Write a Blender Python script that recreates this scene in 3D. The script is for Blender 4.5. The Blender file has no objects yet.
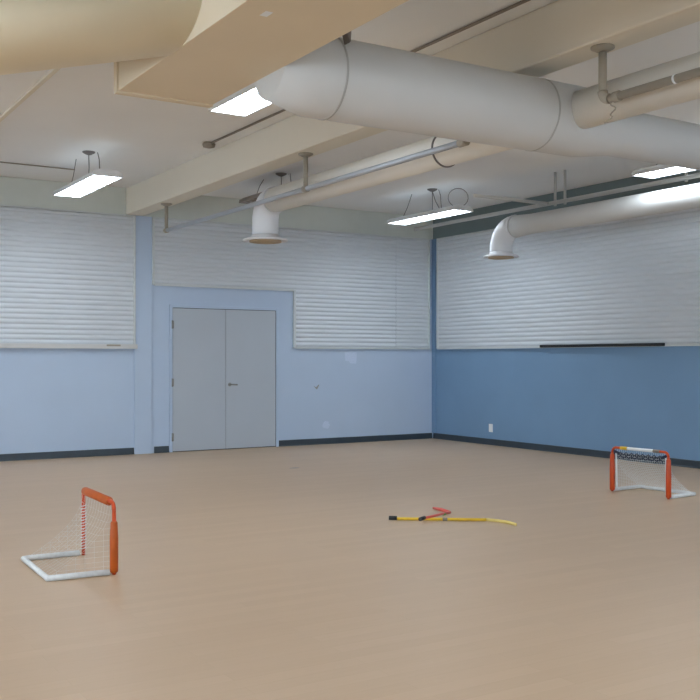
import bpy, bmesh, math, random
from mathutils import Vector, Matrix
random.seed(4)
S = bpy.context.scene
C = S.collection
PI = math.pi
F = 984.0; CH = 1.365; YAW = math.radians(32.05); HY = 359.0
SN, CS = math.sin(YAW), math.cos(YAW)
BACK = 13.60; RIGHT = 10.20; LEFT = -7.0; FRONT = -4.5
CEIL = CH + 2.44; PTOP = CH + 2.055; BEAM = CH + 2.06

# real-world positions worked out from the photo's perspective
def back_u(px):
    t = (px - 350) / F
    z = BACK / (CS - SN * t)
    return CS * t * z + SN * z
def right_v(px):
    t = (px - 350) / F
    z = RIGHT / (SN + CS * t)
    return -SN * t * z + CS * z
def depth(u, v): return SN * u + CS * v
def back_z(px, py): return CH + (HY - py) * depth(back_u(px), BACK) / F
def right_z(px, py): return CH + (HY - py) * depth(RIGHT, right_v(px)) / F
def ground(px, py):
    z = F * CH / (py - HY); X = (px - 350) / F * z
    return Vector((CS * X + SN * z, -SN * X + CS * z, 0))

# ---------------------------------------------------------------- materials
def mat(name, col, rough=0.6, metal=0.0, noise=0.0, nscale=6.0, bump=0.0, bscale=80.0, emit=None, estr=0.0, spec=0.5):
    m = bpy.data.materials.new(name); m.use_nodes = True
    nt = m.node_tree; b = nt.nodes['Principled BSDF']
    b.inputs['Base Color'].default_value = (*col, 1)
    b.inputs['Roughness'].default_value = rough
    b.inputs['Metallic'].default_value = metal
    b.inputs['Specular IOR Level'].default_value = spec
    tc = nt.nodes.new('ShaderNodeTexCoord')
    if noise:
        n = nt.nodes.new('ShaderNodeTexNoise'); n.inputs['Scale'].default_value = nscale
        n.inputs['Detail'].default_value = 4
        nt.links.new(tc.outputs['Object'], n.inputs['Vector'])
        r = nt.nodes.new('ShaderNodeValToRGB')
        r.color_ramp.elements[0].position = 0.3; r.color_ramp.elements[1].position = 0.7
        r.color_ramp.elements[0].color = (*[c * (1 - noise) for c in col], 1)
        r.color_ramp.elements[1].color = (*[min(1, c * (1 + noise)) for c in col], 1)
        nt.links.new(n.outputs['Fac'], r.inputs['Fac'])
        nt.links.new(r.outputs['Color'], b.inputs['Base Color'])
    if bump:
        n2 = nt.nodes.new('ShaderNodeTexNoise'); n2.inputs['Scale'].default_value = bscale
        nt.links.new(tc.outputs['Object'], n2.inputs['Vector'])
        bp = nt.nodes.new('ShaderNodeBump'); bp.inputs['Strength'].default_value = bump
        bp.inputs['Distance'].default_value = 0.01
        nt.links.new(n2.outputs['Fac'], bp.inputs['Height'])
        nt.links.new(bp.outputs['Normal'], b.inputs['Normal'])
    if emit:
        b.inputs['Emission Color'].default_value = (*emit, 1)
        b.inputs['Emission Strength'].default_value = estr
    return m

LAMP = 15.0
M = {
 'wall':   mat('wall_pale_blue', (0.47, 0.565, 0.715), 0.75, noise=0.02, nscale=1.5, bump=0.1),
 'accent': mat('wall_steel_blue', (0.185, 0.31, 0.475), 0.6, noise=0.03, nscale=1.5, bump=0.1),
 'upper':  mat('wall_upper_shaded', (0.62, 0.65, 0.61), 0.8, noise=0.02),  # same wall paint above the panels, its shade put into the colour
 'upacc':  mat('wall_upper_accent_shaded', (0.18, 0.23, 0.24), 0.8, noise=0.02),  # darker copy of the accent paint, shade under the ceiling coloured in
 'column': mat('column_blue', (0.47, 0.565, 0.715), 0.7),
 'ceil':   mat('ceiling_paint', (0.87, 0.865, 0.855), 0.85, noise=0.025, nscale=0.8, bump=0.15, bscale=40),
 'beam':   mat('beam_paint', (0.80, 0.74, 0.63), 0.8, noise=0.02, nscale=1.2),
 'duct':   mat('duct_paint', (0.60, 0.595, 0.585), 0.5, noise=0.02, nscale=2.0),
 'cream':  mat('duct_cream_paint', (0.92, 0.81, 0.60), 0.55, noise=0.02, nscale=2.0),
 'box':    mat('plenum_paint', (0.72, 0.61, 0.45), 0.6, noise=0.02, nscale=2.0),
 'wduct': mat('duct_white_paint', (0.56, 0.555, 0.54), 0.7, noise=0.02, nscale=2.0),
 'bduct': mat('branch_duct_paint', (0.80, 0.765, 0.70), 0.6, noise=0.02, nscale=2.0),
 'seam':   mat('duct_seam', (0.44, 0.43, 0.41), 0.6),
 'outlet': mat('outlet_white', (0.74, 0.74, 0.76), 0.45),
 'tan':    mat('outlet_inner_tan', (0.45, 0.34, 0.22), 0.6),
 'slat':   mat('slat_white', (0.625, 0.66, 0.70), 0.45, noise=0.015, nscale=1.0),
 'pframe': mat('panel_frame', (0.60, 0.63, 0.64), 0.5),
 'sill':   mat('panel_sill', (0.60, 0.59, 0.58), 0.5),
 'black':  mat('black_rubber', (0.012, 0.014, 0.016), 0.5),
 'base':   mat('baseboard_charcoal', (0.035, 0.05, 0.065), 0.45, noise=0.1, nscale=8),
 'door':   mat('door_grey', (0.46, 0.50, 0.56), 0.5, noise=0.02, nscale=1.5),
 'jamb':   mat('door_jamb', (0.20, 0.22, 0.22), 0.5),
 'dark':   mat('door_gap_dark', (0.06, 0.06, 0.06), 0.7),
 'steel':  mat('brushed_steel', (0.30, 0.29, 0.28), 0.4, metal=0.7),
 'pipe':   mat('pipe_taupe', (0.36, 0.32, 0.26), 0.45, noise=0.05),
 'pipeg':  mat('pipe_grey', (0.40, 0.42, 0.46), 0.35, metal=0.25, noise=0.03),
 'wpipe':  mat('pipe_white', (0.58, 0.57, 0.55), 0.5),
 'conduit': mat('conduit_brown', (0.25, 0.21, 0.17), 0.6),
 'wire':   mat('wire_dark', (0.16, 0.14, 0.13), 0.6),
 'housing': mat('lamp_housing', (0.75, 0.76, 0.78), 0.4),
 'housing_dark': mat('lamp_housing_dim', (0.30, 0.26, 0.23), 0.5),
 'lens_off': mat('lens_unlit', (0.28, 0.26, 0.25), 0.4),
 'lens':   mat('lens_lit', (0.9, 0.92, 0.95), 0.4, emit=(0.80, 0.91, 1.0), estr=LAMP),
 'uplens': mat('lens_top', (0.9, 0.92, 0.95), 0.4, emit=(0.78, 0.91, 1.0), estr=0.9),
 'orange': mat('goal_orange', (0.47, 0.085, 0.004), 0.55, noise=0.08, nscale=20),
 'red':    mat('goal_red', (0.58, 0.068, 0.010), 0.4),
 'net':    mat('net_white', (0.82, 0.84, 0.84), 0.7),
 'sleeve': mat('sleeve_white', (0.74, 0.76, 0.77), 0.7, noise=0.08, nscale=30, bump=0.3),
 'navy':   mat('lace_navy', (0.02, 0.03, 0.07), 0.6),
 'yellow': mat('stick_yellow', (0.80, 0.52, 0.03), 0.4),
 'paleyellow': mat('blade_pale_yellow', (0.80, 0.62, 0.20), 0.4),
 'pinkred': mat('stick_red', (0.72, 0.13, 0.10), 0.4),
 'green':  mat('tape_green', (0.15, 0.40, 0.10), 0.5),
 'white':  mat('plastic_white', (0.85, 0.86, 0.87), 0.35),
 'paper':  mat('patch_pale', (0.56, 0.64, 0.80), 0.8, noise=0.05, nscale=40),
 'scuff':  mat('scuff_grey', (0.30, 0.29, 0.30), 0.8, noise=0.2, nscale=60),
}

def floor_material():
    m = bpy.data.materials.new('maple_vinyl_floor'); m.use_nodes = True
    nt = m.node_tree; b = nt.nodes['Principled BSDF']
    tc = nt.nodes.new('ShaderNodeTexCoord')
    br = nt.nodes.new('ShaderNodeTexBrick')
    br.inputs['Scale'].default_value = 1.0
    br.inputs['Brick Width'].default_value = 1.2; br.inputs['Row Height'].default_value = 0.1
    br.inputs['Mortar Size'].default_value = 0.0008
    base = (0.60, 0.43, 0.288)
    br.inputs['Color1'].default_value = (base[0], base[1], base[2], 1)
    br.inputs['Color2'].default_value = (base[0] * .955, base[1] * .945, base[2] * .93, 1)
    br.inputs['Mortar'].default_value = (base[0] * .85, base[1] * .83, base[2] * .8, 1)
    nt.links.new(tc.outputs['Object'], br.inputs['Vector'])
    mp = nt.nodes.new('ShaderNodeMapping'); mp.inputs['Scale'].default_value = (1.2, 14, 1)
    nt.links.new(tc.outputs['Object'], mp.inputs['Vector'])
    n = nt.nodes.new('ShaderNodeTexNoise'); n.inputs['Scale'].default_value = 3; n.inputs['Detail'].default_value = 5
    nt.links.new(mp.outputs['Vector'], n.inputs['Vector'])
    mx = nt.nodes.new('ShaderNodeMixRGB'); mx.blend_type = 'MULTIPLY'
    r = nt.nodes.new('ShaderNodeValToRGB')
    r.color_ramp.elements[0].color = (0.93, 0.92, 0.90, 1); r.color_ramp.elements[1].color = (1, 1, 1, 1)
    nt.links.new(n.outputs['Fac'], r.inputs['Fac'])
    mx.inputs['Fac'].default_value = 1
    nt.links.new(br.outputs['Color'], mx.inputs['Color1']); nt.links.new(r.outputs['Color'], mx.inputs['Color2'])
    nt.links.new(mx.outputs['Color'], b.inputs['Base Color'])
    b.inputs['Roughness'].default_value = 0.42
    b.inputs['Specular IOR Level'].default_value = 0.4
    return m
M['floor'] = floor_material()

# ---------------------------------------------------------------- mesh helpers
class MB:
    def __init__(s): s.bm = bmesh.new()
    def box(s, x0, x1, y0, y1, z0, z1, bev=0.0):
        x0, x1 = min(x0, x1), max(x0, x1); y0, y1 = min(y0, y1), max(y0, y1); z0, z1 = min(z0, z1), max(z0, z1)
        r = bmesh.ops.create_cube(s.bm, size=1, matrix=Matrix.Translation(((x0+x1)/2, (y0+y1)/2, (z0+z1)/2)) @ Matrix.Diagonal((x1-x0, y1-y0, z1-z0, 1)))
        if bev:
            es = {e for v in r['verts'] for e in v.link_edges}
            bmesh.ops.bevel(s.bm, geom=list(es), offset=bev, segments=2, affect='EDGES', profile=0.5)
        return s
    def tube(s, pts, rad, n=12, caps=True, flat=None):
        pts = [Vector(p) for p in pts]
        rads = rad if isinstance(rad, (list, tuple)) else [rad] * len(pts)
        rings = []; up = None
        for i, p in enumerate(pts):
            if i == 0: d = pts[1] - p
            elif i == len(pts) - 1: d = p - pts[-2]
            else: d = (pts[i+1] - p).normalized() + (p - pts[i-1]).normalized()
            d.normalize()
            if up is None:
                a = Vector((0, 0, 1)) if abs(d.z) < 0.9 else Vector((1, 0, 0))
                up = (a - d * a.dot(d)).normalized()
            else:
                up = (up - d * up.dot(d)).normalized()
            sd = d.cross(up)
            fu, fs = (1, 1) if flat is None else flat
            rings.append([s.bm.verts.new(p + (up * math.cos(t) * fu + sd * math.sin(t) * fs) * rads[i]) for t in [2*PI*k/n for k in range(n)]])
        for a, b in zip(rings, rings[1:]):
            for k in range(n):
                f = s.bm.faces.new((a[k], a[(k+1) % n], b[(k+1) % n], b[k])); f.smooth = True
        if caps:
            s.bm.faces.new(list(reversed(rings[0]))); s.bm.faces.new(rings[-1])
        return s
    def lathe(s, prof, cx, cy, n=32):
        rings = [[s.bm.verts.new((cx + r*math.cos(2*PI*k/n), cy + r*math.sin(2*PI*k/n), z)) for k in range(n)] for r, z in prof]
        for a, b in zip(rings, rings[1:]):
            for k in range(n):
                f = s.bm.faces.new((a[k], a[(k+1) % n], b[(k+1) % n], b[k])); f.smooth = True
        s.bm.faces.new(rings[0]); s.bm.faces.new(rings[-1])
        return s
    def prism(s, poly, axis, a, b):
        def P(p, t):
            if axis == 'x': return (t, p[0], p[1])
            if axis == 'y': return (p[0], t, p[1])
            return (p[0], p[1], t)
        A = [s.bm.verts.new(P(p, a)) for p in poly]; B = [s.bm.verts.new(P(p, b)) for p in poly]
        n = len(poly)
        s.bm.faces.new(A); s.bm.faces.new(B)
        for k in range(n): s.bm.faces.new((A[k], A[(k+1) % n], B[(k+1) % n], B[k]))
        return s
    def build(s, name, m, parent=None, loc=None):
        bmesh.ops.recalc_face_normals(s.bm, faces=s.bm.faces)
        me = bpy.data.meshes.new(name)
        if loc is None and parent is None:
            lo = Vector([min(v.co[i] for v in s.bm.verts) for i in range(3)]); hi = Vector([max(v.co[i] for v in s.bm.verts) for i in range(3)])
            loc = Vector(((lo.x+hi.x)/2, (lo.y+hi.y)/2, lo.z))
            for v in s.bm.verts: v.co -= loc
        elif loc is not None:
            loc = Vector(loc)
            for v in s.bm.verts: v.co -= loc
        s.bm.to_mesh(me); s.bm.free()
        me.materials.append(M[m] if isinstance(m, str) else m)
        o = bpy.data.objects.new(name, me); C.objects.link(o)
        if parent is not None: o.parent = parent
        if loc is not None: o.location = loc
        return o

def tag(o, label=None, cat=None, group=None, kind=None):
    if label: o['label'] = label
    if cat: o['category'] = cat
    if group: o['group'] = group
    if kind: o['kind'] = kind
    return o
def thing(name, label, cat, loc=(0, 0, 0), rz=0, group=None):
    o = bpy.data.objects.new(name, None); C.objects.link(o); o.empty_display_size = 0.1
    o.location = loc; o.rotation_euler = (0, 0, rz)
    return tag(o, label, cat, group)
def struct(mb, name, m, label=None, cat=None):
    o = mb.build(name, m, loc=(0, 0, 0)); tag(o, label, cat, kind='structure'); return o
def dup(root, loc, label, swap=None):
    r = root.copy(); C.objects.link(r); r.location = loc; r['label'] = label
    for ch in list(root.children):
        c = ch.copy(); C.objects.link(c); c.parent = r
        for g in ch.children:
            d = g.copy(); C.objects.link(d); d.parent = c
    return r

# ---------------------------------------------------------------- the room
T = 0.2
struct(MB().box(LEFT-T, RIGHT+T, FRONT-T, BACK+T, -0.2, 0), 'floor', 'floor', 'smooth tan maple vinyl floor of the gym', 'floor')
ceil = struct(MB().box(LEFT-T, RIGHT+T, FRONT-T, BACK+T, CEIL, CEIL+0.2), 'ceiling', 'ceil', 'off-white painted ceiling with one deep beam', 'ceiling')
BU0, BU1 = 4.74, 5.0
MB().box(BU0, BU1, FRONT+0.001, BACK-0.001, BEAM, CEIL-0.001, 0.012).build('beam', 'beam', ceil)
wb = struct(MB().box(LEFT-T, RIGHT+T, BACK, BACK+T, 0, CEIL-.001), 'wall_back', 'wall', 'pale blue back wall with the double door', 'wall')
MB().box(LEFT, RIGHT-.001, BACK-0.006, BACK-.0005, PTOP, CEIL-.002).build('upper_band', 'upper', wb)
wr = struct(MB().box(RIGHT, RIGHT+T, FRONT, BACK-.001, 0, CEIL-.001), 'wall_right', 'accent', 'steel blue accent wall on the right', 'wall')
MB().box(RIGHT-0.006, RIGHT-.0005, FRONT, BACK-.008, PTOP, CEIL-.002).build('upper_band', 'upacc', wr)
def wall_with_windows(name, label, axis, c0, c1, t0, t1, wins, zs, ze):
    """axis 'y': wall normal along y, running in x from c0 to c1"""
    m = MB()
    def bx(a, b, z0, z1):
        if axis == 'y': m.box(a, b, t0, t1, z0, z1)
        else: m.box(t0, t1, a, b, z0, z1)
    bx(c0, c1, 0, zs); bx(c0, c1, ze, CEIL-.001)
    prev = c0
    for a, b in wins: bx(prev, a, zs, ze); prev = b
    bx(prev, c1, zs, ze)
    struct(m, name, 'wall', label, 'wall')
    for i, (a, b) in enumerate(wins):
        f = MB(); w = .06; tm = (t0+t1)/2
        def fb(p, q, z0, z1):
            if axis == 'y': f.box(p, q, tm-.04, tm+.04, z0, z1)
            else: f.box(tm-.04, tm+.04, p, q, z0, z1)
        fb(a+.001, b-.001, zs+.001, zs+w); fb(a+.001, b-.001, ze-w, ze-.001)
        n = 3
        for k in range(n+1):
            x = a+.001 + (b-a-.002-w)*k/n; fb(x, x+w, zs+w, ze-w)
        struct(f, 'window_%d' % (len([o for o in C.objects if o.name.startswith('window_')])+1), 'white', 'tall white framed window out of view, added for daylight', 'window')
wall_with_windows('wall_left', 'pale blue wall on the left', 'x', FRONT, BACK-.001, LEFT-T, LEFT, [(-3.5, 0.5), (1.3, 5.3), (6.1, 10.1)], 0.7, 3.5)  # unseen windows, added to send daylight onto the right wall and ducts
wall_with_windows('wall_front', 'pale blue wall behind the viewer', 'y', LEFT, RIGHT, FRONT-T, FRONT, [(-6, -2.5), (4.5, 9.0)], 0.6, 3.6)

def bprof(h=0.095): return [(0, 0.0005), (0.028, 0.0005), (0.016, 0.018), (0.012, h-0.008), (0.006, h), (0, h)]
def base_back(u0, u1, name, label):
    mb = MB(); mb.prism([(BACK-d-.0005, z) for d, z in bprof()], 'x', u0, u1)
    struct(mb, name, 'base', label, 'baseboard')
DU0, DU1 = back_u(172.5), back_u(275.5)
DH = 2.11
CU0, CU1 = back_u(134), back_u(151.5)
base_back(LEFT+.001, CU0-0.003, 'baseboard_back', 'charcoal baseboard left of the wall pilaster')
base_back(back_u(154), DU0-0.06, 'baseboard_back', 'short charcoal baseboard between pilaster and door')
base_back(DU1+0.05, RIGHT-.03, 'baseboard_back', 'charcoal baseboard from the door to the corner')
mb = MB(); mb.prism([(RIGHT-d-.0005, z) for d, z in bprof()], 'y', FRONT, BACK-.03)
struct(mb, 'baseboard_right', 'base', 'charcoal baseboard along the steel blue wall', 'baseboard')
# shallow pilaster
struct(MB().box(CU0, CU1, BACK-0.022, BACK-.0005, 0.0, PTOP, 0.003), 'trim_1', 'column', 'shallow pale blue pilaster left of the door', 'pilaster')
# corner strip of accent paint
struct(MB().box(RIGHT-0.03, RIGHT-.0005, BACK-0.10, BACK-.0005, 0.1, PTOP, 0.003), 'trim_2', 'accent', 'steel blue strip running up the room corner', 'trim')

# ---------------------------------------------------------------- double door
door = bpy.data.objects.new('door_1', None); C.objects.link(door); door.location = ((DU0+DU1)/2, BACK, 0)
tag(door, 'closed grey flush double door in the pale blue wall', 'door', kind='structure')
def dp(mb, name, m, parent=door):   # door-local build
    off = Vector(door.location)
    for v in mb.bm.verts: v.co -= off
    return mb.build(name, m, parent)
j = MB()
j.box(DU0-0.05, DU0-0.005, BACK-0.02, BACK-.0005, 0, DH+0.05, 0.003)
j.box(DU1+0.005, DU1+0.05, BACK-0.02, BACK-.0005, 0, DH+0.05, 0.003)
j.box(DU0-0.005, DU1+0.005, BACK-0.02, BACK-.0005, DH+0.008, DH+0.05, 0.003)
fr = dp(j, 'door_frame', 'wall')
dp(MB().box(DU0-0.028, DU1+0.026, BACK-0.004, BACK-.0008, 0.0, DH+0.022), 'door_gap', 'dark')
mid = back_u(225.5)
for a, b, side in ((DU0+.001, mid-0.0025, 0), (mid+0.0025, DU1-.006, 1)):
    lf = dp(MB().box(a, b, BACK-0.012, BACK-.0045, 0.012, DH, 0.002), 'door_leaf', 'door')
    if side == 1:
        h = MB().tube([(a+0.06, BACK-0.014, 0.98), (a+0.06, BACK-0.02, 0.98)], 0.028, 16)
        h.tube([(a+0.06, BACK-0.02, 0.98), (a+0.06, BACK-0.055, 0.98), (a+0.07, BACK-0.062, 0.98), (a+0.17, BACK-0.06, 0.975)], 0.010, 10)
        dp(h, 'door_handle', 'steel', lf)
    else:
        for hz in (0.22, 1.02, 1.87):
            hh = MB().tube([(DU0-0.008, BACK-0.02, hz-0.06), (DU0-0.008, BACK-0.02, hz+0.06)], 0.012, 10)
            hh.box(DU0-0.02, DU0+0.016, BACK-0.018, BACK-0.0125, hz-0.055, hz+0.055)
            dp(hh, 'hinge', 'steel', lf)

# ---------------------------------------------------------------- slatted wall panels
PZ = CH + 0.175      # bottom of the panels
PITCH = 0.0692
def slat_prof(w, z0, z1):     # polygon of (distance from wall, z) for stacked slats
    pts = [(0.001, z0)]
    z = z0
    while z < z1 - 0.01:
        for dz, dd in ((.0005, .0155), (.005, .013), (.012, .006), (.021, .001), (.032, 0), (.044, .003), (.055, .008), (.063, .013)):
            if z + dz < z1: pts.append((w - dd, z + dz))
        z += PITCH
    pts.append((0.001, z1))
    return pts
def slats_x(u0, u1, z0, z1, w=0.034):
    return MB().prism([(BACK - d, z) for d, z in slat_prof(w, z0, z1)], 'x', u0, u1)
def frame_back(segs):
    m = MB()
    for (a, b, c, d) in segs: m.box(a, b, BACK-0.045, BACK-.0005, c, d, 0.003)
    return m
def rooted(root):
    off = Vector(root.location)
    def f(mb, name, m, parent=root):
        for v in mb.bm.verts: v.co -= off
        return mb.build(name, m, parent)
    return f
# panel left of pilaster
pu1 = back_u(136) - 0.02
t = thing('slatted_wall_panel', 'wide white slatted wall panel left of the pilaster, with a cream sill', 'wall panel', ((LEFT+pu1)/2, BACK, PZ))
g = rooted(t)
g(slats_x(LEFT+0.05, pu1-0.03, PZ+0.02, PTOP-0.02), 'slats', 'slat')
g(frame_back([(pu1-0.03, pu1, PZ, PTOP), (LEFT+0.05, pu1-0.03, PTOP-0.02, PTOP)]), 'frame', 'pframe')
sl = g(MB().box(LEFT+0.05, pu1+0.02, BACK-0.07, BACK-.046, PZ-0.03, PZ+0.035, 0.004), 'sill', 'sill')
lu = back_u(112)
g(MB().box(lu-0.10, lu+0.10, BACK-0.085, BACK-.0705, PZ+0.006, PZ+0.03, 0.004), 'latch', 'pipe', sl)
# L-shaped panel around the door head
a0 = CU1 + 0.004; a1 = back_u(293); a2 = back_u(428.5); zd = back_z(220, 287.5)
seam = back_u(395)
t = thing('slatted_wall_panel', 'white L-shaped slatted wall panel stepping down right of the double door', 'wall panel', ((a0+a2)/2, BACK, PZ))
g = rooted(t)
g(slats_x(a0+0.03, a1+0.03, zd+0.02, PTOP-0.02), 'slats', 'slat')
k = math.ceil((zd - PZ) / PITCH)
g(slats_x(a1+0.031, seam-0.004, PZ+0.02, PTOP-0.02), 'slats', 'slat')
g(slats_x(seam+0.004, a2-0.03, PZ+0.02, PTOP-0.02), 'slats', 'slat')
g(frame_back([(a0, a0+0.03, zd, PTOP), (a0+0.03, a1, zd-0.012, zd+0.02), (a1-0.004, a1+0.03, PZ, zd+0.02),
              (a1+0.03, a2, PZ-0.012, PZ+0.02), (a2-0.03, a2, PZ+0.02, PTOP), (a0+0.03, a2-0.03, PTOP-0.02, PTOP)]), 'frame', 'pframe')
# right wall panel
v1 = right_v(438.5)
t = thing('slatted_wall_panel', 'long white slatted panel above the steel blue wall', 'wall panel', (RIGHT, (v1+FRONT)/2, PZ))
g = rooted(t)
m = MB().prism([(RIGHT - d, z) for d, z in slat_prof(0.034, PZ+0.02, PTOP-0.02)], 'y', FRONT+0.05, v1-0.03)
g(m, 'slats', 'slat')
m = MB(); m.box(RIGHT-0.045, RIGHT-.0005, v1-0.03, v1, PZ, PTOP, 0.003); m.box(RIGHT-0.045, RIGHT-.0005, FRONT+0.05, v1-0.03, PZ-0.012, PZ+0.02, 0.003)
m.box(RIGHT-0.045, RIGHT-.0005, FRONT+0.05, v1-0.03, PTOP-0.02, PTOP, 0.003)
g(m, 'frame', 'pframe')
# black rail under the panel
b0, b1 = [right_v(q)*(RIGHT-.065)/RIGHT for q in (540.5, 664)]
o = MB().box(RIGHT-0.085, RIGHT-.046, b1, b0, CH+0.168, CH+0.208, 0.004).build('black_rail', 'black')
tag(o, 'thin black rail on the bottom edge of the right slatted panel', 'rail')
# outlet
ov, oz = right_v(491), right_z(491, 428)
t = thing('wall_outlet', 'white electrical outlet low on the steel blue wall', 'outlet', (RIGHT, ov, oz-0.065))
g = rooted(t)
g(MB().box(RIGHT-0.008, RIGHT-.0005, ov-0.045, ov+0.045, oz-0.065, oz+0.065, 0.003), 'cover_plate', 'white')
for dz in (-0.026, 0.026):
    s = g(MB().box(RIGHT-0.0115, RIGHT-.0082, ov-0.018, ov+0.018, oz+dz-0.016, oz+dz+0.016, 0.001), 'socket', 'white')
# pale patches and scuffs on the back wall
def blob(cx, cz, w, h, seed, n=14):
    r = random.Random(seed); return [(cx + w*math.cos(2*PI*i/n)*r.uniform(.75, 1.1), cz + h*math.sin(2*PI*i/n)*r.uniform(.75, 1.1)) for i in range(n)]
cx, cz = back_u(350.5), back_z(350, 357.5)
o = MB().prism([(cx-.115, cz+.085), (cx+.12, cz+.085), (cx+.11, cz-.10), (cx-.01, cz-.095), (cx-.03, cz-.06), (cx-.10, cz-.055)], 'y', BACK-0.002, BACK-.0005).build('paper_sheet', 'paper')
tag(o, 'torn pale paper stuck just below the L-shaped slatted panel', 'paper')
cx, cz = back_u(326), back_z(326, 425)
o = MB().prism(blob(cx, cz, .07, .07, 2), 'y', BACK-0.0015, BACK-.0005).build('wall_patch', 'paper')
tag(o, 'small pale round patch low on the wall right of the door', 'patch')
cx, cz = back_u(317), back_z(317, 387)
o = MB().prism([(cx-.06, cz+.02), (cx-.02, cz-.005), (cx+.03, cz+.04), (cx+.04, cz+.03), (cx, cz-.04), (cx-.03, cz-.02)], 'y', BACK-0.0015, BACK-.0005).build('wall_scuff', 'scuff')
tag(o, 'small grey scuff at mid height right of the door', 'scuff')
gp = ground(294.5, 468)
o = MB().prism([(gp.x+.055*math.cos(t)+.02*math.cos(3*t), gp.y+.035*math.sin(t)) for t in [2*PI*i/14 for i in range(14)]], 'z', 0.0004, 0.0014).build('floor_scuff', 'scuff')
tag(o, 'small grey scuff on the floor in front of the door', 'scuff')

# ---------------------------------------------------------------- ductwork
def ring_x(u, v, h, r, w=0.02, th=0.006):
    return MB().tube([(u-w/2, v, CH+h), (u+w/2, v, CH+h)], r+th, 40)
def ring_y(u, v, h, r, w=0.02, th=0.006):
    return MB().tube([(u, v-w/2, CH+h), (u, v+w/2, CH+h)], r+th, 40)
TV, TH, TR = 5.26, 1.745, 0.254
TR2, TH2 = 0.178, 1.715
XB0, XB1, XBV, XBH = 2.075, 2.73, 6.12, 1.71
BRU, BRH, BRR = 5.10, 1.768, 0.138
t = thing('trunk_duct', 'large round off-white trunk duct crossing the ceiling, thicker left of the cross branch', 'duct', (5.1, TV, CH+TH-TR))
g = rooted(t)
g(MB().tube([(XB1+0.0005, TV, CH+TH+.02), (2.98, TV, CH+TH), (5.28, TV, CH+TH), (5.62, TV, CH+TH2), (8.76, TV, CH+TH2)], [TR*.80, TR, TR, TR2, TR2], 48), 'duct_tube', 'duct')
for u in (3.12, 4.85):
    g(ring_x(u, TV, TH, TR, 0.014, 0.003), 'seam_band', 'seam')
g(ring_x(6.6, TV, TH2, TR2, 0.014, 0.003), 'seam_band', 'seam')
g(MB().prism([(3.10, CH+TH+.245), (3.12, CH+TH+.262), (3.14, CH+TH+.245), (3.135, CH+TH+.16), (3.125, CH+TH+.15)], 'y', TV-0.262, TV-0.205), 'strap_end', 'wire')
# plenum box
t = thing('plenum_box', 'large rectangular tan duct box overhead with flanged end', 'duct box', ((XB0+XB1)/2, 2, CH+XBH))
g = rooted(t)
g(MB().box(XB0, XB1, -4.0, XBV, CH+XBH, CH+2.26, 0.004), 'casing', 'box')
g(MB().box(XB0-0.012, XB1+0.0, XBV-0.03, XBV+0.03, CH+XBH-0.012, CH+2.28, 0.003), 'end_flange', 'box')
gp = (XB0+0.16, 4.35)
g(MB().box(gp[0]-.02, gp[0]+.02, gp[1]-.035, gp[1]+.035, CH+XBH-.002, CH+XBH-.0005), 'sticker', 'white')
for v in (0.8, 2.6): g(MB().box(XB0-0.012, XB1, v-0.02, v+0.02, CH+XBH-0.012, CH+2.27, 0.002), 'seam_flange', 'box')
# 45-degree round takeoff on its left
dd = Vector((-0.626, 0.782, 0)).normalized(); p0 = Vector((XB0-.001, 5.15, CH+1.954)); RR = 0.252
t = thing('takeoff_duct', 'thick cream round duct leaving the left side of the duct box', 'duct', p0 + dd*2 - Vector((0, 0, RR)))
g = rooted(t)
m = MB()
# mitred start so that the tube ends flush with the box side
n = 48; ra = []; rb = []; sd = Vector((dd.y, -dd.x, 0))
for k in range(n):
    a = 2*PI*k/n; off = sd*math.cos(a)*RR + Vector((0, 0, 1))*math.sin(a)*RR
    q = p0 + off; s_ = (XB0-.001 - q.x)/dd.x
    ra.append(m.bm.verts.new(q + dd*s_)); rb.append(m.bm.verts.new(p0 + off + dd*4.5))
for k in range(n):
    f = m.bm.faces.new((ra[k], ra[(k+1) % n], rb[(k+1) % n], rb[k])); f.smooth = True
m.bm.faces.new(ra); m.bm.faces.new(rb)
g(m, 'duct_tube', 'cream')
for s_ in (1.58, 1.70):
    g(MB().tube([p0 + dd*(s_-.006), p0 + dd*(s_+.006)], RR+0.004, 48), 'seam_band', 'cream')
# outlets
def outlet(root_fn, u, v, zc, r, zf, es=1.08, bend=0.20):
    """elbow turning down plus a flared ring outlet"""
    pts = []
    for k in range(9):
        a = PI/2 * k/8
        pts.append((u, v + bend*math.sin(a), zc - bend*(1-math.cos(a))))
    pts.append((u, v+bend, zf+0.03))
    e = root_fn(MB().tube(pts, r*es, 32, caps=True), 'elbow', 'outlet')
    cy = v+bend
    prof = [(r*(es+.02), zf+0.07), (r*(es+.1), zf+0.045), (r*1.75, zf+0.022), (r*1.86, zf+0.012), (r*1.86, zf), (r*1.70, zf-.004), (r*1.4, zf+0.004), (0.001, zf+0.006)]
    d = root_fn(MB().lathe(prof, u, cy), 'diffuser', 'outlet')
    root_fn(MB().lathe([(r*1.32, zf+.0035), (r*1.32, zf-0.014), (r*1.1, zf-0.018), (r*1.05, zf-.006), (r*0.7, zf-.006), (r*.62, zf-0.022), (0.001, zf-0.03)], u, cy), 'diffuser_core', 'tan', d)
EV = 9.75
t = thing('branch_duct', 'round branch duct under the beam ending in a white downturned outlet, centre of the room', 'duct', (BRU, 7.5, CH+BRH-BRR))
g = rooted(t)
def saddle(v1, sgn):
    m = MB().tube([(BRU, TV+sgn*(TR+.002), CH+BRH), (BRU, v1, CH+BRH)], BRR, 36)
    for vt in m.bm.verts:
        if abs(vt.co.y - (TV+sgn*(TR+.002))) < .001:
            vt.co.y = TV + sgn*(math.sqrt((TR+.0015)**2 - (vt.co.z-CH-TH)**2))
    return m
g(saddle(EV, 1), 'duct_tube', 'bduct')
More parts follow.
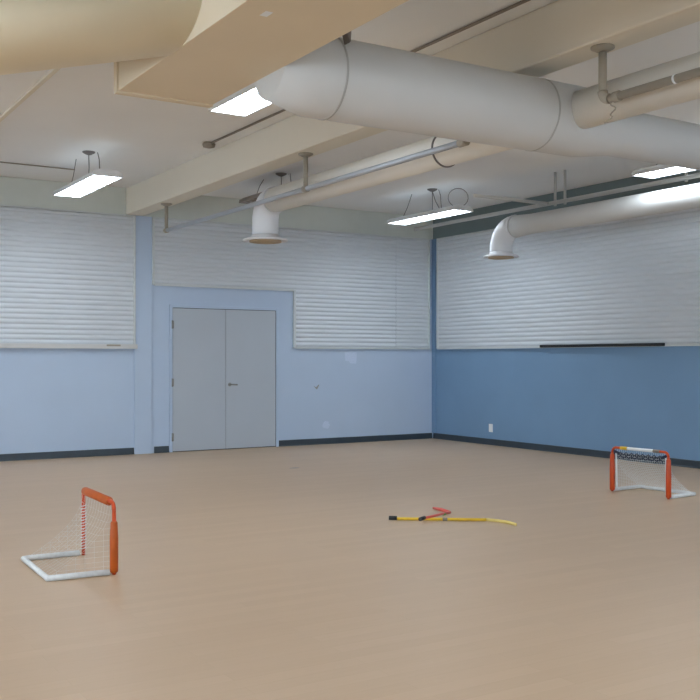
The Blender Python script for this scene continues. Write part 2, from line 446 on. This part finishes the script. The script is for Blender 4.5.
outlet(g, BRU, EV, CH+BRH, BRR, CH+1.335)
for v in (9.0,): g(MB().tube([(BRU, v, CH+BRH+BRR-.002), (BRU, v, CEIL-.0005)], .005, 6), 'hanger_rod', 'wire')
g(ring_y(BRU, 6.62, BRH, BRR, 0.012, 0.012), 'strap', 'wire')
g(ring_y(BRU, EV-.02, BRH, BRR*1.07, 0.03, 0.004), 'seam_band', 'outlet')
t = thing('branch_duct', 'round branch duct beside the taupe pipe, on the near side of the trunk duct', 'duct', (BRU, 2, CH+BRH-BRR))
g = rooted(t)
g(saddle(-4, -1), 'duct_tube', 'bduct')
g(ring_y(BRU, 3.3, BRH, BRR, 0.012, 0.004), 'seam_band', 'seam')
RU, RH, RR2 = 8.90, 1.780, 0.132
REV = 10.05
t = thing('branch_duct', 'round white branch duct near the steel blue wall ending in a downturned outlet', 'duct', (RU, 8, CH+RH-RR2))
g = rooted(t)
g(MB().tube([(RU, 4.9, CH+RH), (RU, REV-.35, CH+RH), (RU, REV, CH+RH)], [RR2, RR2, RR2*1.14], 36), 'duct_tube', 'wduct')
for v in (6.2,): g(MB().tube([(RU, v, CH+RH+RR2-.002), (RU, v, CEIL-.0005)], .005, 6), 'hanger_rod', 'wpipe')
outlet(g, RU, REV, CH+RH, RR2, CH+1.392, es=1.16, bend=0.27)
g(ring_y(RU, REV-.02, RH, RR2*1.16, 0.03, 0.004), 'seam_band', 'outlet')

# ---------------------------------------------------------------- pipes
PU, PH, PR = 4.86, 1.705, 0.026
def flange(u, v, ztop, r, m=None):
    m = m or MB()
    m.lathe([(r, ztop-0.0005), (r, ztop-0.012), (r*0.55, ztop-0.03), (r*0.4, ztop-0.034)], u, v, 24); return m
t = thing('hanging_pipe', 'long grey pipe hung under the beam beyond the trunk duct', 'pipe', (PU, 9, CH+PH))
g = rooted(t)
pts = [(PU, 6.08, CH+PH), (PU, 12.35, CH+PH)]
g(MB().tube(pts, PR, 14), 'pipe_run', 'pipeg')
g(MB().tube([(PU, 6.04, CH+PH), (PU, 6.13, CH+PH)], PR+0.009, 14), 'end_cap', 'pipe')
for v in (8.6, 12.35):
    p = g(MB().tube([(PU, v, CH+PH+PR+.001), (PU, v, BEAM-.035)], 0.024, 14), 'hanger_post', 'pipe')
    g(flange(PU, v, BEAM, 0.075), 'flange', 'pipe', p)
    g(MB().tube([(PU, v-.035, CH+PH), (PU, v+.035, CH+PH)], PR+0.008, 14), 'clamp', 'pipe')
t = thing('hanging_pipe', 'taupe pipe with elbow and flanged drop post on the near side of the trunk duct', 'pipe', (PU, 2, CH+PH))
g = rooted(t)
PV = 4.62
el = []
for k in range(7):
    a = PI/2*k/6; el.append((PU, PV - 0.06*(1-math.cos(a)), CH+PH+0.06 - 0.06*math.sin(a)))
g(MB().tube([(PU, PV-.065, CH+PH), (PU, -4, CH+PH)], PR+.001, 16), 'pipe_run', 'pipe')
g(MB().tube(el, PR+0.008, 16), 'elbow', 'pipe')
g(MB().tube([(PU, PV-.10, CH+PH), (PU, PV-.15, CH+PH)], PR+.008, 16), 'coupling', 'pipe')
g(MB().tube([(PU, 4.02, CH+PH), (PU, 4.035, CH+PH)], PR+.003, 16), 'tape_band', 'white')
p = g(MB().tube([(PU, PV, CH+PH+.055), (PU, PV, BEAM-.035)], 0.027, 16), 'drop_post', 'pipe')
g(flange(PU, PV, BEAM, 0.078), 'flange', 'pipe', p)
cpts = [(PU, PV-.09 + .022*math.sin(k*.75), CH+PH-.02 - .0085*k) for k in range(13)] + [(PU+.005*k, PV-.085+.022*k, CH+PH-.128-.004*k) for k in range(1, 5)]
g(MB().tube(cpts, 0.005, 6), 'loose_wire', 'pipe')
# sprinkler pipe on the right
SU, SH = 9.10, 2.045
t = thing('sprinkler_pipe', 'thin white pipe running above the right branch duct, with a short side arm', 'pipe', (SU, 8, CH+SH))
g = rooted(t)
g(MB().tube([(SU, 12.6, CH+SH), (SU, 1.0, CH+SH)], 0.028, 12), 'pipe_run', 'wpipe')
g(MB().tube([(SU-.03, 9.6, CH+SH), (7.84, 9.6, CH+SH)], 0.022, 10), 'side_arm', 'wpipe')
for v in (9.48, 9.30, 7.39):
    g(MB().tube([(SU, v, CH+SH-.045), (SU, v, CEIL-.001)], 0.018, 8), 'hanger', 'wpipe')
# conduit with box on the ceiling beside the beam
cu = 0.848*2.42/0.452
t = thing('ceiling_conduit', 'thin brown conduit along the ceiling beside the beam, ending in a small dark box', 'conduit', (cu, 6, CEIL-.03))
g = rooted(t)
vb = 10.2
g(MB().tube([(cu, vb, CEIL-.016), (cu, -4, CEIL-.016)], 0.012, 8), 'conduit_run', 'conduit')
g(MB().lathe([(0.06, CEIL-.0005), (0.075, CEIL-.02), (0.065, CEIL-.05), (0.03, CEIL-.06)], cu, vb+.05, 20), 'junction_box', 'conduit')
cu2 = 0.848*2.42/0.90
o = MB().box(cu2-.022, cu2+.022, 3.0, BACK-.01, CEIL-.03, CEIL-.0005, .004).build('ceiling_raceway', 'beam')
tag(o, 'pale raceway strip on the ceiling at the far left', 'raceway')
o = MB().tube([(LEFT+.1, 12.55, CEIL-.016), (3.7, 12.55, CEIL-.016)], 0.008, 8).build('ceiling_conduit', 'pipe')
tag(o, 'thin conduit crossing the ceiling to the lamp nearest the left wall panel', 'conduit')

# ---------------------------------------------------------------- lamps
LH = 2.05; LL = 1.62; LW = 0.34
def lamp(loc, lit, label, group=None):
    t = thing('ceiling_light', label, 'ceiling light', loc, 0, group)
    hm = 'housing' if lit else 'housing_dark'
    prof = [(-LW/2, 0.012), (-LW/2, 0.03), (-LW/2+.06, .065), (LW/2-.06, .065), (LW/2, .03), (LW/2, 0.012)]
    hs = MB().prism(prof, 'y', -LL/2, LL/2).build('housing', hm, t)
    rl = MB()
    rl.box(-LW/2-.004, -LW/2+.012, -LL/2-.004, LL/2+.004, -.012, .0118, .002); rl.box(LW/2-.012, LW/2+.004, -LL/2-.004, LL/2+.004, -.012, .0118, .002)
    rl.box(-LW/2+.012, LW/2-.012, -LL/2-.004, -LL/2+.012, -.012, .0118, .002); rl.box(-LW/2+.012, LW/2-.012, LL/2-.012, LL/2+.004, -.012, .0118, .002)
    rl.build('rim', hm, t)
    ln = MB().box(-LW/2+.0125, LW/2-.0125, -LL/2+.0125, LL/2-.0125, .002, .0115).build('diffuser', 'lens' if lit else 'lens_off', t)
    if lit: MB().box(-.06, .06, -LL/2+.05, LL/2-.05, .0655, .068).build('top_diffuser', 'uplens', t)
    lv = MB()
    for k in range(1, 12):
        y = -LL/2 + LL*k/12; lv.box(-LW/2+.0125, LW/2-.0125, y-.002, y+.002, -.010, .0015)
    for x in (-.055, .055): lv.box(x-.0015, x+.0015, -LL/2+.0125, LL/2-.0125, -.0095, .0012)
    lv.build('louver', hm, t)
    top = CEIL - loc[2]
    cn = MB().lathe([(0.075, top-.0005), (0.072, top-.012), (0.03, top-.035), (0.008, top-.042)], 0.0, -.10, 20).build('canopy', 'wire', t)
    w = MB()
    w.tube([(0, -.10, top-.04), (.004, -.10, .2), (0, -.10, .066)], .0055, 6)
    w.build('suspension_wire', 'wire', t)
    w = MB(); w.tube([(-.01, .62, .066), (0, .52, .20), (0, .40, top-.001)], .0045, 6); w.build('suspension_wire', 'wire', t)
    cd = MB()
    cd.tube([(.10, -.12, top-.002), (.11, -.15, .30), (.115, -.17, .066)], .006, 6)
    cd.build('power_cord', 'wire', t)
    return t
LZ = CH + LH
g_lit = None
L1 = lamp((3.54, 11.55, LZ), True, 'lit ceiling light at far left, hanging above the left slatted panel')
lamps = [L1,
 dup(L1, (3.54, 6.80, LZ+.035), 'lit ceiling light partly hidden beside the rectangular duct box'),
 dup(L1, (8.50, 11.45, LZ), 'lit long ceiling light hanging near the room corner'),
 dup(L1, (8.63, 6.80, LZ), 'lit ceiling light at far right, half behind the trunk duct')]
LO = lamp((6.10, 11.55, LZ+.12), False, 'unlit dark ceiling light behind the central branch duct')
# looped cord over the corner lamp
lx = Vector((8.50, 11.45, LZ))
w = MB(); pts = []
for k in range(17):
    a = -PI*0.35 + 2*PI*0.85*k/16
    pts.append(lx + Vector((.06, -.62, .20)) + Vector((0.848*.14*math.cos(a), -.53*.14*math.cos(a), .13*math.sin(a))))
w.tube(pts, .0055, 6)
o = w.build('loop_cord', 'wire', loc=lx); o.parent = lamps[2]; o.location = (0, 0, 0)
w = MB(); w.tube([lx + Vector((-.0, -.10, .36)), lx+Vector((.01, -.17, .2)), lx+Vector((.03, -.25, .07))], .0055, 6)
o = w.build('loop_cord', 'wire', loc=lx); o.parent = lamps[2]; o.location = (0, 0, 0)
# the rest of the grid, behind and left of the viewer
k = 0
for (u, v, d) in ((3.60, 1.9, 'overhead right of the viewer'), (8.55, 1.9, 'near the steel blue wall behind the viewer'),
               (-1.35, 6.7, 'left of the duct box'), (-1.35, 1.9, 'overhead left of the viewer'), (-1.35, 11.5, 'far left out past the panel'),
               (-5.2, 4.3, 'by the left wall')):
    dup(L1, (u, v, LZ), 'lit ceiling light ' + d)

# small cable arc beside the trunk duct
pts = []
for k in range(11):
    a = PI*k/10
    pts.append((4.93 + .19*(k/10), TV+.12, CH + 1.99 + .055*math.sin(a)))
o = MB().tube(pts, .006, 6).build('cable', 'wire'); tag(o, 'small arched dark cable on top of the trunk duct', 'cable')

# ---------------------------------------------------------------- hockey goals
def goal(name, label, A, B, depthv, H, padded_far, step, right=False):
    """A,B: feet of the two posts; depthv: depth of the base. local x runs A->B, local y runs to the back"""
    A, B = Vector(A), Vector(B); mid_ = (A+B)/2; d = B-A; W = d.length; rz = math.atan2(d.y, d.x)
    t = thing(name, label, 'hockey goal', (mid_.x, mid_.y, 0), rz)
    D = depthv; h2 = W/2; r = 0.013
    ux = Vector((1, 0, 0))
    # orange tube posts + crossbar
    rc = 0.05
    def arc(cx, cz, a0, a1): return [(cx + rc*math.cos(a0+(a1-a0)*k/6), 0, cz + rc*math.sin(a0+(a1-a0)*k/6)) for k in range(7)]
    for s in (-1, 1):
        p = MB().tube([(s*h2, 0, 0.001), (s*h2, 0, H-rc)], r, 14).build('post', 'red', t)
        if s == 1 and not right:
            # far post wrapped by the net lacing
            lc = MB(); n = 64; q = []
            for k in range(n*2+1):
                a = k*2*PI/8; q.append((s*h2 + (r+.004)*math.cos(a), (r+.004)*math.sin(a), .04 + (H-.14)*k/(n*2)))
            lc.tube(q, .0028, 6).build('lacing', 'net', p)
        else:
            MB().tube([(s*h2, 0, 0.012), (s*h2, 0, 0.02), (s*h2, 0, H*.5), (s*h2, 0, H-(.075 if right else .125)), (s*h2, 0, H-(.067 if right else .117))], [.018, .026, .027, .022, .016], 16, flat=(1.0, 1.0)).build('post_sleeve', 'red' if right else 'orange', p)
    cb = MB().tube(arc(-h2+rc, H-rc, PI, PI/2) + arc(h2-rc, H-rc, PI/2, 0), r, 14).build('crossbar', 'red', t)
    if right:
        MB().tube([(-.15, 0, H), (.17, 0, H)], r+.003, 14).build('label_wrap', 'white', cb)
        MB().tube([(-.24, 0, H), (-.151, 0, H)], r+.004, 14).build('tape', 'yellow', cb)
        MB().tube([(.171, 0, H), (.25, 0, H)], r+.004, 14).build('tape', 'conduit', cb)
    else:
        MB().tube([(-h2+.10, 0, H), (-h2+.11, 0, H-.004), (h2-.05, 0, H-.004), (h2-.03, 0, H)], [.018, .029, .029, .022], 16).build('crossbar_sleeve', 'orange', cb)
    # white base frame
    rb = 0.019
    by = D
    base = MB().tube([(-h2, .03, rb), (-h2*.98, by-.03, rb), (-h2*.95, by, rb), (h2*.95, by, rb), (h2*.98, by-.03, rb), (h2, .03, rb)], rb, 12)
    base.build('base_frame', 'sleeve', t)
    # netting: slanted back, side triangles, floor net
    nt = MB(); sr = 0.0013 if right else 0.0006
    top = [(x, .012, H-.02) for x in (-h2+.03, h2-.03)]
    nx = int((W-.06)/step); L = math.hypot(by, H); nl = int(L/step)
    def back_pt(a, b):   # a 0..1 across, b 0..1 down; sags a little
        x = -h2+.03 + (W-.06)*a
        y = .012 + (by-.02)*(b**1.6); z = (H-.02) - (H-.04)*b**.8 - .02*math.sin(PI*b)*math.sin(PI*a)
        return (x, y, max(z, .008))
    for i in range(nx+1):
        nt.tube([back_pt(i/nx, b/8) for b in range(9)], sr, 4, caps=False)
    for j_ in range(1, nl):
        nt.tube([back_pt(a/6, j_/nl) for a in range(7)], sr, 4, caps=False)
    for s in (0, 1):
        sx = -h2+.03 + (W-.06)*s
        ny = int(by/step)
        for j_ in range(1, nl):
            p = back_pt(s, j_/nl)
            nt.tube([(sx, .012, p[2]), (sx, p[1], p[2])], sr, 4, caps=False)
        for q in range(1, ny):
            yy = by*q/ny; b = ((yy-.012)/(by-.02))**(1/1.6)
            z = back_pt(s, min(b, 1))[2]
            nt.tube([(sx, yy, .01), (sx, yy, z)], sr, 4, caps=False)
    nt.build('net', 'net', t)
    if right:
        lc = MB(); n = 16
        for row in (0, 1):
            z0 = H - .055 - row*.034
            q = [(-h2+.07 + (W-.14)*k/n, .004, z0 + (.013 if k % 2 else -.013)) for k in range(n+1)]
            lc.tube(q, .0055, 5)
        for s in (-1, 1): lc.tube([(s*(h2-.02), .004, H-.035), (s*(h2-.09), .006, H-.06)], .013, 8)
        lc.build('net_lacing', 'navy', t)
        for s in (-1, 1): MB().tube([(s*(h2-.04), .012, H-.06), (s*(h2-.045), .02, .04)], .009, 8).build('net_edge', 'net', t)
    return t
A, B = ground(114, 574.5), ground(83.5, 555)
# local y must point to the back of the goal (left in the photo)
goal('hockey_goal', 'small orange hockey goal nearest the viewer at left, opening to the right', A, B, .41, .455, False, .055)
A, B = ground(668.5, 499.2), ground(612.3, 491.2)
def swapdir(A, B): return B, A
goal('hockey_goal', 'small red-orange hockey goal in front of the steel blue wall, with navy lacing', B, A, .42, .455, True, .026, right=True)

# ---------------------------------------------------------------- sticks on the floor
def stick(name, label, a, b, mshaft, mblade, r, blade_pts, grip):
    a, b = Vector(a), Vector(b); z = r+.0008
    t = thing(name, label, 'hockey stick', (a.x, a.y, 0))
    off = Vector((a.x, a.y, 0))
    return t, off
# yellow stick
a = ground(397, 520.3); a_tip = ground(389, 520.1); b = ground(486, 521.2)
t = thing('hockey_stick', 'long yellow hockey stick with black grip lying on the floor', 'hockey stick', a_tip)
g = rooted(t)
r = .0125
z = Vector((0, 0, r+.001))
g(MB().tube([a+z, b+z], r, 12, flat=(1.0, 1.0)), 'shaft', 'yellow')
g(MB().tube([a_tip+z*1.45, a+z*1.45], r*1.4, 12), 'grip', 'black')
c1 = ground(498, 522.3); c2 = ground(508, 524.2); c3 = ground(516.5, 526)
m = MB().tube([b+z, c1+Vector((0, 0, .014)), c2+Vector((0, 0, .015)), c3+Vector((0, 0, .012))], [.0125, .013, .0145, .011], 12, flat=(1.0, .45))
g(m, 'blade', 'paleyellow')
md = ground(443.5, 521)
d_ = (b-a).normalized()
q = ground(445, 520.9)
g(MB().tube([q-d_*.02+z, q+d_*.02+z], r*1.12, 12), 'tape', 'conduit')
# red mini stick crossing over
a = ground(421.5, 524); b = ground(450, 513.7)
t = thing('hockey_stick', 'short red mini hockey stick lying across the yellow one', 'hockey stick', a)
g = rooted(t)
r2 = .011
zz0 = Vector((0, 0, .0435)); zz1 = Vector((0, 0, .0135))
g(MB().tube([a+zz0, b+zz1], r2, 12), 'shaft', 'pinkred')
dd_ = (b-a).normalized()
g(MB().tube([a+zz0-dd_*.03, a+zz0+dd_*.06], r2*1.45, 12), 'grip', 'black')
c = ground(441, 511.4); e = ground(433, 509.3)
g(MB().tube([b+zz1, c+Vector((0, 0, .0168)), e+Vector((0, 0, .012))], [.012, .016, .010], 12, flat=(1.0, .45)), 'blade', 'pinkred')
q = a+(b-a)*.78
g(MB().tube([q+zz1-dd_*.02+Vector((0,0,.003)), q+zz1+dd_*.02+Vector((0,0,.001))], r2*1.15, 12), 'tape', 'green')

# ---------------------------------------------------------------- world, camera, view
w = bpy.data.worlds.new('world'); S.world = w; w.use_nodes = True
w.node_tree.nodes['Background'].inputs['Color'].default_value = (0.74, 0.88, 1.0, 1)
w.node_tree.nodes['Background'].inputs['Strength'].default_value = 3.6
cam = bpy.data.cameras.new('camera'); co = bpy.data.objects.new('camera', cam); C.objects.link(co)
co.location = (0, 0, CH); co.rotation_euler = (PI/2, 0, -YAW)
cam.sensor_width = 36; cam.lens = F/700*36; cam.shift_y = 9/700; cam.clip_end = 100
S.camera = co
S.view_settings.view_transform = 'Standard'; S.view_settings.look = 'None'
S.view_settings.gamma = 1; S.view_settings.use_curve_mapping = False
S.view_settings.exposure = 0.6
